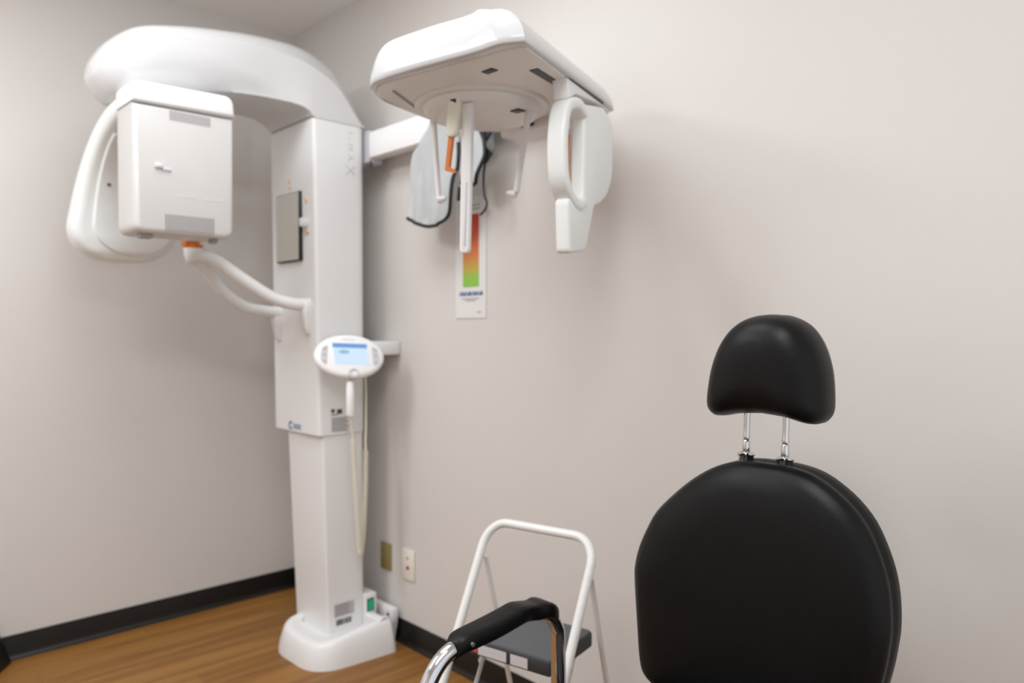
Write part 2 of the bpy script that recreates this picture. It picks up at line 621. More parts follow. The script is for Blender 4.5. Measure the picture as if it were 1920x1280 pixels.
obj('top_vent', grille(-0.860, -0.733, 1.876, 1.905, 0.862, 17, 0.0), 'vent', head)
obj('bottom_vent', grille(-0.876, -0.722, 1.534, 1.584, 0.862, 20, 0.0), 'vent', head)
bm = bmesh.new()
add_box(bm, (0.855, -0.905, 1.722), (0.872, -0.880, 1.736), 0.004)
add_box(bm, (0.855, -0.884, 1.716), (0.867, -0.856, 1.726), 0.003)
obj('latch', bm, 'gloss', head)
bm = bmesh.new()
for y0, y1, z in ((-0.84, -0.815, 1.640), (-0.810, -0.775, 1.642), (-0.725, -0.69, 1.640), (-0.755, -0.735, 1.638)):
    add_box(bm, (0.858, y0, z), (0.8626, y1, z + 0.009))
obj('faint_lettering', bm, 'light_print', head)
for y0, y1 in ((-0.94, -0.90), (-0.72, -0.70)):
    obj('rubber_foot', box((0.80, y0, 1.509), (0.835, y1, 1.524), 0.004), 'vent', head)

# chin support: forked arm with downward feet on the column and an orange rest
bm = bmesh.new()
pa = catmull([(0.625, -0.700, 1.490), (0.643, -0.635, 1.470), (0.662, -0.550, 1.412), (0.690, -0.455, 1.348), (0.718, -0.385, 1.322), (0.738, -0.322, 1.318)], 8)
add_tube(bm, pa, [0.026, 0.023, 0.023, 0.023, 0.023, 0.024], 14)
pb = catmull([(0.620, -0.700, 1.488), (0.592, -0.645, 1.440), (0.560, -0.570, 1.365), (0.530, -0.480, 1.312), (0.512, -0.400, 1.298), (0.500, -0.322, 1.290)], 8)
add_tube(bm, pb, [0.024, 0.021, 0.021, 0.022, 0.022, 0.023], 14)
for x, z in ((0.738, 1.318), (0.500, 1.290)):
    fs = []
    for zz, w, d in ((z + 0.022, 0.014, 0.010), (z + 0.015, 0.021, 0.022), (z - 0.02, 0.021, 0.030), (z - 0.05, 0.017, 0.025), (z - 0.085, 0.012, 0.018), (z - 0.106, 0.008, 0.014), (z - 0.112, 0.004, 0.006)):
        fs.append([V((x + p.x, -0.318 - d / 2 + p.y, zz)) for p in rr(2 * w, d + 0.010, min(w, d) * 0.45, 4)])
    add_loft(bm, fs)
add_tube(bm, [(0.622, -0.712, 1.455), (0.622, -0.706, 1.475), (0.624, -0.70, 1.497), (0.624, -0.70, 1.508)], [0.012, 0.026, 0.034, 0.033], 18)
obj('chin_support', bm, 'white', xr, ang=60)
bm = bmesh.new()
add_tube(bm, [(0.622, -0.70, 1.505), (0.622, -0.70, 1.522)], 0.032, 18)
add_box(bm, (0.60, -0.735, 1.515), (0.645, -0.685, 1.545), 0.006)
obj('chin_rest', bm, 'orange', xr)

# mirror and markers on the patient side
mir = obj('mirror', box((0.515, -0.339, 1.484), (0.700, -0.318, 1.745), 0.002, 1), 'black', xr)
obj('mirror_glass', box((0.517, -0.3405, 1.489), (0.694, -0.338, 1.742)), 'mirror', mir)
for x, z, w, h in ((0.606, 1.790, 0.014, 0.020), (0.612, 1.765, 0.016, 0.016), (0.733, 1.704, 0.015, 0.022), (0.741, 1.586, 0.020, 0.014)):
    bm = bmesh.new()
    add_loft(bm, [[V((x, yy, z + h / 2)), V((x + w / 2, yy, z)), V((x, yy, z - h / 2)), V((x - w / 2, yy, z))] for yy in (-0.320, -0.3315)])
    obj('orange_marker', bm, 'orange_mark', xr)
bm = bmesh.new()
add_box(bm, (0.722, -0.356, 1.606), (0.744, -0.320, 1.640), 0.006)
obj('position_slider', bm, 'gloss', xr)


def text_mesh(s, size, depth=0.0006):
    c = bpy.data.curves.new('text', 'FONT')
    c.body = s
    c.size = size
    c.extrude = depth
    t = bpy.data.objects.new('text', c)
    COL.objects.link(t)
    bpy.context.view_layer.update()
    me = bpy.data.meshes.new_from_object(t.evaluated_get(bpy.context.evaluated_depsgraph_get()))
    bpy.data.objects.remove(t)
    bpy.data.curves.remove(c)
    me.materials.clear()
    return me


def place(me, o, ux, uy):
    """put a flat text mesh with its baseline along ux and its height along uy"""
    ux, uy = V(ux), V(uy)
    n = ux.cross(uy)
    mt = Matrix(((ux.x, uy.x, n.x, o[0]), (ux.y, uy.y, n.y, o[1]), (ux.z, uy.z, n.z, o[2]), (0, 0, 0, 1)))
    me.transform(mt)
    return me


def join_text(items, name, m, parent):
    bm = bmesh.new()
    for me in items:
        bm.from_mesh(me)
        bpy.data.meshes.remove(me)
    return obj(name, bm, m, parent, smooth=False)


# model lettering runs down the right face
FX = 0.7956
items = []
for ch, z, s in (('I', 1.975, 0.034), ('-', 1.953, 0.034), ('M', 1.930, 0.036), ('A', 1.888, 0.038)):
    items.append(place(text_mesh(ch, s), (FX, -0.190, z), (0, 0, -1), (0, 1, 0)))
items.append(place(text_mesh('X', 0.062), (FX, -0.200, 1.850), (0, 0, -1), (0, 1, 0)))
join_text(items, 'model_lettering', 'light_print', xr)
# maker's emblem low on the front
bm = bmesh.new()
for k in range(16):
    a0, a1 = 2 * math.pi * k / 20 + 0.5, 2 * math.pi * (k + 1) / 20 + 0.5
    pts = [(0.577 + r_ * math.cos(a), 0.853 + r_ * math.sin(a)) for a, r_ in ((a0, 0.016), (a1, 0.016), (a1, 0.009), (a0, 0.009))]
    add_loft(bm, [[V((x, yy, z)) for x, z in pts] for yy in (-0.3145, -0.3165)])
for k, (x0, x1) in enumerate(((0.600, 0.612), (0.615, 0.629), (0.632, 0.643), (0.646, 0.660))):
    add_box(bm, (x0, -0.3165, 0.843), (x1, -0.3145, 0.847))
    add_box(bm, (x0, -0.3165, 0.847), (x0 + 0.004, -0.3145, 0.857))
    add_box(bm, (x0, -0.3165, 0.856), (x1, -0.3145, 0.860))
obj('emblem', bm, 'blue_mark', xr)
# warning marks, text block, rating plate and bar code
bm = bmesh.new()
add_box(bm, (0.790, -0.264, 0.914), (0.7960, -0.250, 0.928))
add_box(bm, (0.790, -0.240, 0.908), (0.7960, -0.218, 0.926), 0)
add_box(bm, (0.790, -0.264, 0.904), (0.7960, -0.238, 0.908))
obj('warning_marks', bm, 'dark_print', xr)
bm = bmesh.new()
for k in range(9):
    add_box(bm, (0.790, -0.263, 0.842 + k * 0.0062), (0.7960, -0.192 - 0.01 * (k % 3 == 1), 0.8458 + k * 0.0062))
obj('text_label', bm, 'grey_print', xr)
pl_ = obj('rating_plate', box((0.780, -0.253, 0.136), (0.7895, -0.165, 0.188)), 'label', xr)
bm = bmesh.new()
for k in range(8):
    add_box(bm, (0.788, -0.249, 0.141 + k * 0.0056), (0.7902, -0.170 - 0.018 * (k % 2), 0.1442 + k * 0.0056))
obj('plate_text', bm, 'grey_print', pl_)
bm = bmesh.new()
y = -0.243
while y < -0.176:
    w = random.choice((0.0015, 0.003, 0.0045))
    add_box(bm, (0.780, y, 0.104), (0.7892, y + w, 0.126))
    y += w + random.choice((0.0015, 0.003))
obj('bar_code', bm, 'dark_print', xr)

# control panel: tilted oval with lit screen
pc = V((0.905, -0.252, 1.128))
pn = V((0.93, -0.30, 0.34)).normalized()
pu = V((0, 0, 1)).cross(pn).normalized()
pu = (pu * math.cos(R(-3)) + pn.cross(pu) * math.sin(R(-3))).normalized()
pv = pn.cross(pu)
P = lambda u, v, w: pc + pu * u + pv * v + pn * w


def ell(a, b, n=48):
    return [V((a * math.cos(2 * math.pi * k / n), b * math.sin(2 * math.pi * k / n))) for k in range(n)]


rings = []
for w, a, b in ((-0.045, 0.060, 0.040), (-0.040, 0.095, 0.060), (-0.028, 0.118, 0.076), (-0.012, 0.128, 0.083), (0.0, 0.127, 0.082), (0.008, 0.120, 0.076), (0.011, 0.108, 0.067)):
    rings.append([P(p.x, p.y, w) for p in ell(a, b)])
cp = obj('control_panel', loft(rings), 'bright_white', xr, ang=60)
sc = obj('screen', slab([V((-0.064, 0.046)), V((0.062, 0.046)), V((0.070, -0.034)), V((-0.056, -0.034))][::-1], P, 0.009, 0.0122, 0.0006, 1), 'screen', cp)
bm = bmesh.new()
add_box(bm, (-0.0635, 0.029, 0.0120), (0.0615, 0.0455, 0.0130), T=lambda c: P(*c))
obj('screen_header', bm, 'screen_blue', cp)
bm = bmesh.new()
bmp = ell(0.019, 0.0075, 24)
add_loft(bm, [[P(p.x - 0.022, p.y + 0.013, w) for p in bmp] for w in (0.0120, 0.0130)])
obj('screen_icon', bm, 'screen_mid', cp)
for s, nm in ((-1, 'left_keypad'), (1, 'right_keypad')):
    kp = round_poly([(s * 0.078, 0.044), (s * 0.105, 0.022), (s * 0.108, -0.02), (s * 0.084, -0.042)], 0.014, 5)
    k = obj(nm, slab(kp if s < 0 else kp, P, 0.0095, 0.0118, 0.001, 1), 'light_print', cp)
    bm = bmesh.new()
    for v in (0.024, 0.0, -0.024):
        b2 = bmesh.new()
        add_loft(b2, [[P(s * 0.0925 + p.x, v + p.y, w) for p in ell(0.008, 0.006, 16)] for w in (0.011, 0.0128)])
        merge(bm, b2)
    obj('button', bm, 'button_grey', k)
bm = bmesh.new()
for k in range(7):
    add_box(bm, (-0.026 + k * 0.0066, 0.0585, 0.0105), (-0.0215 + k * 0.0066, 0.0625, 0.0118), T=lambda c: P(*c))
obj('panel_lettering', bm, 'light_print', cp)
bm = bmesh.new()
rings = []
for rad, w in ((0.020, -0.02), (0.020, 0.012), (0.018, 0.016), (0.0135, 0.0165), (0.012, 0.013), (0.012, 0.006)):
    rings.append([P(0.010 + p.x, -0.066 + p.y, w) for p in ell(rad, rad, 28)])
add_loft(bm, rings)
obj('switch_holder', bm, 'gloss', cp)
bm = bmesh.new()
add_loft(bm, [[P(0.010 + p.x, -0.066 + p.y, w) for p in ell(0.0122, 0.0122, 24)] for w in (0.005, 0.0085)])
obj('holder_bore', bm, 'grey_print', cp)
obj('panel_bracket', tube([(0.79, -0.235, 1.095), (0.835, -0.24, 1.108), (0.872, -0.245, 1.118)], [0.03, 0.028, 0.026], 16), 'white', xr)
bm = bmesh.new()
add_box(bm, (0.70, -0.115, 1.128), (0.868, -0.002, 1.180), 0.005)
wb = obj('wall_bracket', bm, 'white', xr)
obj('bracket_bolt', box((0.772, -0.1175, 1.143), (0.790, -0.112, 1.168), 0.003), 'black', wb)

# mains box with green rocker and the floor bracket behind the base
pb_ = obj('power_box', box((0.70, -0.123, 0.08), (0.800, -0.070, 0.196), 0.005), 'white', xr)
obj('rocker_frame', box((0.796, -0.1145, 0.128), (0.8025, -0.083, 0.178), 0.002), 'black', pb_)
obj('rocker_switch', box((0.800, -0.110, 0.133), (0.8065, -0.088, 0.173), 0.003), 'green_lamp', pb_)
bm = bmesh.new()
add_box(bm, (0.70, -0.045, 0.084), (0.870, -0.018, 0.138), 0.004)
add_loft(bm, [[V((0.70, -0.045, 0.0)), V((0.845, -0.045, 0.0)), V((0.868, -0.045, 0.09)), V((0.70, -0.045, 0.09))], [V((0.70, -0.018, 0.0)), V((0.845, -0.018, 0.0)), V((0.868, -0.018, 0.09)), V((0.70, -0.018, 0.09))]])
fb = obj('floor_bracket', bm, 'white', xr)
for x in (0.752, 0.842):
    obj('bracket_bolt', tube([(x, -0.044, 0.112), (x, -0.0475, 0.112)], 0.007, 14), 'dark_print', fb)

# ------------------------------------------------------------------ side arm with the cephalometric head (part of the machine)
bm = bmesh.new()
add_box(bm, (0.60, -0.101, 1.886), (1.78, -0.045, 1.986), 0.006)
bar = obj('side_arm', bm, 'bright_white', xr)
obj('side_arm_joint', box((0.70, -0.1065, 1.868), (0.808, -0.040, 1.992), 0.005), 'button_grey', bar)
obj('joint_knob', tube([(0.800, -0.095, 1.880), (0.800, -0.095, 1.856)], [0.008, 0.012], 12), 'dark_print', bar)

cover = [V(p) for p in [(2.212, -0.650), (2.145, -0.444), (2.050, -0.176), (2.02, -0.145), (1.97, -0.130), (1.76, -0.170), (1.655, -0.235), (1.622, -0.33), (1.635, -0.455), (1.662, -0.551), (1.688, -0.63), (1.725, -0.690), (1.775, -0.722), (1.826, -0.727), (1.929, -0.714), (2.021, -0.697), (2.106, -0.682), (2.168, -0.676)]]
cl = catmull([(p.x, p.y, 0) for p in cover + [cover[0]]], 5)[:-1]
cl = [V((p.x, p.y)) for p in cl]
cc = V((1.88, -0.42))
cex, cey = V((math.cos(R(18.7)), math.sin(R(18.7)))), V((-math.sin(R(18.7)), math.cos(R(18.7))))
rings = []


def cover_ring(t, lip=0.0, d0=0.0):
    # t runs 0..1 up the shell; the front edge is full, the right side falls away in a wide curve
    fall = 1 - math.sqrt(max(0, 1 - t * t))
    d = 0.055 * fall + d0
    out = []
    for p in cl:
        q = p - cc
        q = q * (1 - d / q.length)
        a, b = q.dot(cex), q.dot(cey)
        k = max(0, min(1, (a - 0.0) / 0.20))
        a2 = a - 0.085 * fall * k * k
        f = max(0, min(1, (-b - 0.06) / 0.18))
        r_ = max(0, min(1, (a - 0.06) / 0.06))
        h = 0.098 + 0.010 * f * (1 - k)
        zz = 1.80 + h * t + lip * f * r_ * (1 - t)
        out.append(V((cc.x + cex.x * a2 + cey.x * b, cc.y + cex.y * a2 + cey.y * b, zz)))
    return out


rings = [cover_ring(0.0, 0.0, 0.018), cover_ring(0.0, 0.0, 0.004)]
for t in (0.03, 0.15, 0.30, 0.45, 0.58, 0.70, 0.80, 0.88, 0.94, 0.98, 1.0):
    rings.append(cover_ring(t))
rings.append([V((cc.x + (p.x - cc.x) * 0.6, cc.y + (p.y - cc.y) * 0.6, p.z + 0.001)) for p in rings[-1]])
ceph = obj('ceph_head', loft(rings), 'shell_white', xr, ang=60)
# under plate
up = [cc + (p - cc) * (1 - 0.014 / (p - cc).length) for p in cl]
bm = bmesh.new()
under = []
for p in up:
    q = p - cc
    a, b = q.dot(cex), q.dot(cey)
    if b < -0.20:
        b = -0.20 + (b + 0.20) * 0.85
    under.append(V((cc.x + cex.x * a + cey.x * b, cc.y + cex.y * a + cey.y * b)))
pl_ = obj('under_plate', slab(under, XY, 1.812, 1.797, 0.004, 2), 'white', ceph, ang=60)
DC = V((1.835, -0.43))
rings = []
for z, r_ in ((1.800, 0.172), (1.793, 0.172), (1.790, 0.168), (1.790, 0.150), (1.780, 0.147), (1.772, 0.140), (1.770, 0.13)):
    rings.append([V((DC.x + r_ * math.cos(2 * math.pi * k / 64), DC.y + r_ * math.sin(2 * math.pi * k / 64), z)) for k in range(64)])
obj('rotating_disc', loft(rings), 'white', ceph, ang=35)
# long dark slot the sensor runs in
CO = V((2.10, -0.33))
CW = lambda a, b, z: V((CO.x + cex.x * a + cey.x * b, CO.y + cex.y * a + cey.y * b, z))
bm = bmesh.new()
sl = [V(p) for p in [(-0.057, -0.196), (-0.035, -0.198), (-0.031, -0.102), (-0.002, -0.100), (0.003, 0.105), (-0.004, 0.105), (-0.011, -0.091), (-0.050, -0.088)]]
add_loft(bm, [[CW(p.x, p.y, z) for p in sl] for z in (1.7985, 1.7952)])
obj('sensor_slot', bm, 'black', ceph)
for x, y, s in ((2.046, -0.594, 0.017), (1.967, -0.376, 0.008)):
    obj('locking_catch', box((x - s, y - s * 0.6, 1.7945), (x + s, y + s * 0.6, 1.798), 0.002), 'black', ceph)
obj('locking_catch', box((1.925, -0.418, 1.767), (1.955, -0.392, 1.7715), 0.002), 'black', ceph)
g0, g1 = V((1.786, -0.668, 1.7965)), V((1.700, -0.530, 1.7965))
gd = (g1 - g0).normalized()
gn = V((-gd.y, gd.x, 0)) * 0.0035
bm = bmesh.new()
add_loft(bm, [[p + gn * a + V((0, 0, b)) for a, b in ((-1, -0.001), (1, -0.001), (1, 0.002), (-1, 0.002))] for p in (g0, g1)])
obj('panel_seam', bm, 'vent', ceph)
bm = bmesh.new()
add_box(bm, (1.70, -0.245, 1.772), (1.90, -0.16, 1.86), 0.010)
add_box(bm, (1.66, -0.20, 1.80), (1.80, -0.06, 1.93), 0.010)
jb = obj('head_mount', bm, 'white', ceph)
obj('mount_lock', box((1.795, -0.252, 1.783), (1.838, -0.243, 1.800), 0.002), 'black', jb)

# ear rods
def ear_rod(top, botm, inward):
    top, botm = V(top), V(botm)
    bm = bmesh.new()
    mid = top.lerp(botm, 0.5)
    add_tube(bm, catmull([top + V((0, 0, 0.012)), top, top.lerp(botm, 0.12), mid, botm], 6), [0.013, 0.011, 0.010, 0.009, 0.009], 12, 0.75)
    add_tube(bm, [botm + V((0, 0, -0.004)), botm + V((inward[0], inward[1], 0)) * 0.6 + V((0, 0, -0.002)), botm + V((inward[0], inward[1], 0))], [0.011, 0.008, 0.005], 12)
    return bm


er = obj('ear_rod', ear_rod((1.948, -0.374, 1.775), (1.914, -0.386, 1.575), (-0.022, -0.010)), 'white', ceph, ang=60)
er = obj('ear_rod', ear_rod((1.690, -0.474, 1.780), (1.705, -0.468, 1.575), (0.022, 0.008)), 'white', ceph, ang=60)
# nasion support: ivory slider, long flat blade
NW = lambda a, b, z: V((1.86 + cex.x * a + cey.x * b, -0.56 + cex.y * a + cey.y * b, z))
iv = round_poly([(-0.004, 1.690), (0.026, 1.690), (0.040, 1.79), (0.008, 1.79)], [0.014, 0.014, 0.004, 0.004], 5)
ns = obj('nasion_support', slab(iv, lambda u, v, w: NW(u, w, v), -0.012, 0.010, 0.004, 3), 'ivory', ceph, ang=60)
bl = round_poly([(0.027, 1.412), (0.052, 1.412), (0.063, 1.77), (0.034, 1.77)], [0.013, 0.011, 0.003, 0.003], 6)
obj('nasion_blade', slab(bl, lambda u, v, w: NW(u, w, v), 0.004, 0.020, 0.003, 2), 'white', ns, ang=60)
obj('blade_rib', slab(round_poly([(0.041, 1.43), (0.044, 1.43), (0.050, 1.58), (0.047, 1.58)], 0.001, 2), lambda u, v, w: NW(u, w, v), 0.0, 0.006, 0.001, 1), 'gloss', ns)
bm = bmesh.new()
og = round_poly([(-0.008, 1.612), (0.020, 1.604), (0.021, 1.609), (0.003, 1.620), (0.014, 1.695), (0.002, 1.695)], 0.002, 2)
add_loft(bm, [[NW(p.x, w, p.y) for p in og] for w in (-0.004, 0.006)])
obj('orange_pointer', bm, 'orange', ns)
obj('pivot_block', slab(round_poly([(0.010, 1.775), (0.030, 1.765), (0.030, 1.81), (0.006, 1.81)], 0.003, 2), lambda u, v, w: NW(u, w, v), -0.013, 0.012, 0.002, 1), 'black', ns)

# sensor housing with its handle loop at the outer end
SZ = lambda u, v, w: CW(w, u, v)
hous = round_poly([(-0.010, 1.765), (0.115, 1.790), (0.182, 1.770), (0.184, 1.63), (0.150, 1.575), (0.085, 1.540), (0.055, 1.535), (-0.003, 1.416), (-0.104, 1.402), (-0.112, 1.53), (-0.02, 1.53)], [0.01, 0.01, 0.03, 0.07, 0.05, 0.02, 0.02, 0.02, 0.015, 0.02, 0.03], 5)
sh = obj('sensor_housing', slab(hous, SZ, -0.036, 0.0, 0.008, 4), 'panelwhite', ceph, ang=60)
obj('sensor_carrier', slab(round_poly([(-0.105, 1.752), (-0.06, 1.775), (0.10, 1.792), (0.10, 1.798), (-0.115, 1.798)], 0.004, 2), SZ, -0.040, -0.002, 0.003, 2), 'white', ceph, ang=60)
loop = catmull([(-0.006, 1.744, 0), (-0.050, 1.755, 0), (-0.105, 1.735, 0), (-0.128, 1.680, 0), (-0.131, 1.615, 0), (-0.120, 1.565, 0), (-0.085, 1.532, 0), (-0.045, 1.521, 0), (-0.012, 1.532, 0)], 7)
bm = bmesh.new()
rings = []
for i, p in enumerate(loop):
    a, b = loop[max(0, i - 1)], loop[min(len(loop) - 1, i + 1)]
    t = V((b.x - a.x, b.y - a.y)).normalized()
    n2 = V((-t.y, t.x))
    prof = rr(0.027, 0.046, 0.010, 4)
    rings.append([SZ(p.x + n2.x * q.x, p.y + n2.y * q.x, -0.018 + q.y) for q in prof])
add_loft(bm, rings)
obj('handle_loop', bm, 'panelwhite', sh, ang=60)
bm = bmesh.new()
st = [(-0.092, 1.675), (-0.099, 1.63), (-0.096, 1.585), (-0.085, 1.55), (-0.080, 1.552), (-0.088, 1.59), (-0.091, 1.63), (-0.088, 1.675)]
add_loft(bm, [[SZ(u, v, w) for u, v in st] for w in (-0.026, -0.006)])
obj('orange_grip_strip', bm, 'orange', sh)

# ------------------------------------------------------------------ hand switch on its coiled cord
hs = thing('exposure_switch', 'white hand switch with a long coiled cream cord hanging below the oval control panel', 'hand switch', (0.905, -0.245, 0.92))
hp = P(0.010, -0.066, 0.0)
hx = 0.912
hy = -0.2545
obj('switch_handle', tube([(hx, hy, 1.040), (hx, hy, 1.036), (hx, hy, 0.985), (hx, hy, 0.918), (hx, hy, 0.911)], [0.011, 0.014, 0.0145, 0.0145, 0.011], 18), 'bright_white', hs, ang=50)


def coil(path, r, turns, wire, per=12):
    L = resample(path, turns * per)
    pts = []
    for i, p in enumerate(L):
        a, b = L[max(0, i - 1)], L[min(len(L) - 1, i + 1)]
        t = (b - a).normalized()
        u = t.orthogonal().normalized()
        u = (V((1, 0, 0)) - t * t.x).normalized()
        w = t.cross(u)
        an = 2 * math.pi * i / per
        pts.append(p + (u * math.cos(an) + w * math.sin(an)) * r)
    return pts


bm = bmesh.new()
A0 = [(hx, hy, 0.913), (0.905, -0.243, 0.860), (0.902, -0.238, 0.822)]
A1 = catmull([(0.902, -0.238, 0.822), (0.892, -0.222, 0.66), (0.880, -0.204, 0.50), (0.872, -0.190, 0.395)], 10)
A2 = catmull([(0.872, -0.186, 0.388), (0.868, -0.174, 0.46), (0.864, -0.162, 0.62), (0.860, -0.156, 0.770)], 10)
A3 = catmull([(0.860, -0.156, 0.770), (0.852, -0.152, 0.81), (0.846, -0.146, 0.86), (0.836, -0.140, 1.02), (0.820, -0.140, 1.09)], 6)
add_tube(bm, catmull(A0, 6), 0.0035, 8)
add_tube(bm, coil(A1, 0.0072, 46, 0.002), 0.0030, 6)
add_tube(bm, coil(A2, 0.0072, 42, 0.002), 0.0030, 6)
add_tube(bm, catmull([(0.876, -0.196, 0.40), (0.876, -0.192, 0.385), (0.872, -0.185, 0.380), (0.868, -0.180, 0.395)], 5), 0.006, 8)
add_tube(bm, A3, 0.0035, 8)
obj('coiled_cord', bm, 'cord', hs)

# ------------------------------------------------------------------ lead apron hung over the side arm
ap = thing('lead_apron', 'grey lead apron with black edging draped over the white side arm', 'apron', (1.28, -0.10, 1.58))


def ripple(x, z):
    return 0.007 * math.sin(x * 46 + z * 9) + 0.005 * math.sin(x * 90 - z * 22 + 1)


def flap(rows, y0, n=18, amp=1.0, over=None):
    """cloth panel: rows of (z, x_left, x_right) from bottom to top, then over the arm"""
    rows = [V((z, a, b)) for z, a, b in rows]
    cur = catmull(rows, 5)
    grid = []
    for q in cur:
        k = amp * max(0.15, min(1, (1.93 - q.x) / 0.2))
        grid.append([V((q.y + (q.z - q.y) * i / n, y0 - k * abs(ripple(q.y + (q.z - q.y) * i / n, q.x)) * 1.3, q.x)) for i in range(n + 1)])
    if over:
        top = grid[-1]
        for yy, zz in over:
            grid.append([V((p.x, yy, zz)) for p in top])
    bm = bmesh.new()
    vs = [[bm.verts.new(p) for p in r] for r in grid]
    for a, b in zip(vs, vs[1:]):
        for i in range(n):
            bm.faces.new((a[i], a[i + 1], b[i + 1], b[i]))
    th = bmesh.ops.solidify(bm, geom=list(bm.faces), thickness=0.004)
    return bm, grid


OV = [(-0.110, 1.988), (-0.100, 1.994), (-0.073, 1.996), (-0.046, 1.992), (-0.040, 1.95), (-0.038, 1.82)]
bm, g1 = flap([(1.580, 1.215, 1.245), (1.588, 1.175, 1.283), (1.602, 1.135, 1.306), (1.622, 1.098, 1.323), (1.66, 1.097, 1.335), (1.73, 1.102, 1.350), (1.78, 1.106, 1.368), (1.842, 1.114, 1.366), (1.89, 1.160, 1.364), (1.936, 1.206, 1.36), (1.975, 1.215, 1.36)], -0.116, over=OV)
front = obj('front_panel', bm, 'apron', ap, ang=60)
bm, g2 = flap([(1.690, 1.412, 1.430), (1.698, 1.390, 1.447), (1.725, 1.376, 1.472), (1.78, 1.372, 1.495), (1.83, 1.37, 1.488), (1.868, 1.365, 1.470), (1.93, 1.36, 1.457), (1.975, 1.35, 1.45)], -0.111, over=OV)
side_p = obj('side_panel', bm, 'apron', ap, ang=60)


def edge_path(g, rows):
    return [g[i][j] for i, j in rows]


k = 15
left = [g1[i][0] for i in range(k, -1, -1)]
right = [g1[i][-1] for i in range(0, 36)]
pth = resample([p + V((0, -0.004, 0)) for p in left + right], 70)
obj('edge_binding', tube(pth, 0.0062, 8), 'binding', ap, ang=60)
right = [g2[i][-1] for i in range(0, 36)]
pth = resample([p + V((0, -0.004, 0)) for p in [g2[i][0] for i in range(8, -1, -1)] + right], 60)
obj('edge_binding', tube(pth, 0.0068, 8), 'binding', ap, ang=60)
for a, b, c in (((1.460, 1.868), (1.474, 1.815), (1.524, 1.860)), ((1.482, 1.812), (1.484, 1.755), (1.516, 1.784)), ((1.352, 1.70), (1.345, 1.655), (1.375, 1.665))):
    bm = bmesh.new()
    add_loft(bm, [[V((q[0], y, q[1])) for q in (a, b, c)] for y in (-0.102, -0.110)])
    obj('fastening_tab', bm, 'binding', ap, smooth=False)
bm = bmesh.new()
add_tube(bm, catmull([(1.486, -0.109, 1.76), (1.476, -0.106, 1.73), (1.470, -0.102, 1.695), (1.472, -0.10, 1.658), (1.484, -0.10, 1.632), (1.474, -0.10, 1.611), (1.452, -0.10, 1.597)], 8), 0.005, 8, 0.5)
strp = obj('tie_strap', bm, 'navy', ap)

# ------------------------------------------------------------------ chart on the wall
ch = thing('wall_chart', 'narrow white paper chart with a red to green colour bar on the wall', 'poster', (1.29, -0.002, 1.266))
obj('paper', box((1.209, -0.003, 1.266), (1.370, -0.0005, 1.686)), 'paper', ch, smooth=False)
cb = obj('colour_bar', box((1.250, -0.0040, 1.375), (1.334, -0.0025, 1.626)), chart_mat(1.375 - 1.266, 1.626 - 1.266), ch, smooth=False)
bm = bmesh.new()
for k, x in enumerate([1.230 + 0.0105 * i for i in range(12)]):
    add_box(bm, (x, -0.0036, 1.344), (x + (0.008 if k % 3 else 0.006), -0.0026, 1.359 if k % 2 else 1.356))
obj('heading_print', bm, 'blue_mark', ch, smooth=False)
for z, a, b in ((1.332, 1.242, 1.334), (1.325, 1.262, 1.318), (1.285, 1.325, 1.345), (1.655, 1.285, 1.340), (1.642, 1.300, 1.340)):
    obj('text_print', box((a, -0.0036, z), (b, -0.0026, z + 0.0035)), 'grey_print', ch, smooth=False)

# ------------------------------------------------------------------ wall plates
bw = thing('blank_wall_plate', 'beige blank wall plate low on the right wall nearest the machine', 'wall plate', (0.768, -0.002, 0.26))
obj('cover_plate', box((0.733, -0.008, 0.263), (0.803, -0.0005, 0.371), 0.003, 2), 'beige_plate', bw)
for z in (0.345, 0.289):
    obj('screw', tube([(0.768, -0.007, z), (0.768, -0.0092, z)], 0.003, 10), 'beige_plate', bw)
sw = thing('signal_wall_plate', 'white wall plate with a small red indicator on the right wall', 'wall plate', (0.92, -0.002, 0.256))
pt = obj('cover_plate', box((0.881, -0.008, 0.256), (0.960, -0.0005, 0.374), 0.003, 2), 'white_plate', sw)
obj('indicator_lens', tube([(0.921, -0.006, 0.304), (0.921, -0.011, 0.304)], [0.009, 0.007], 14), 'red', sw)
obj('push_button', tube([(0.919, -0.006, 0.341), (0.919, -0.0095, 0.341)], 0.0055, 12), 'vent', sw)

# ------------------------------------------------------------------ step stool
stl = thing('step_stool', 'white tubular step stool with a grey rubber tread between wall and black armchair', 'step stool', (1.95, -0.32, 0))
SA = R(12)
SO = V((2.10, -0.29))
sx, sy = V((math.cos(SA), math.sin(SA))), V((-math.sin(SA), math.cos(SA)))
ST = lambda a, b, z: V((SO.x + sx.x * a + sy.x * b, SO.y + sx.y * a + sy.y * b, z))
W = 0.325
LEG = 0.55
fy = lambda z: -(0.715 - z) * LEG * (1 if z < 0.715 else 1)
hoop = [(0.0, fy(0.02), 0.02), (0.0, fy(0.3), 0.30), (0.0, fy(0.55), 0.55), (0.0, fy(0.655), 0.655)]
corner = []
for k in range(1, 9):
    a = math.pi / 2 * k / 8
    corner.append((-0.06 * (1 - math.cos(a)), fy(0.655 + 0.06 * math.sin(a)), 0.655 + 0.06 * math.sin(a)))
right = hoop + corner
left = [(-W - x, y, z) for x, y, z in reversed(right)]
full = [ST(*p) for p in right + left]
obj('front_frame', tube(full, 0.0115, 14), 'stoolwhite', stl, ang=60)
RS = 0.30
ry = lambda z: -0.02 + (0.612 - z) * RS
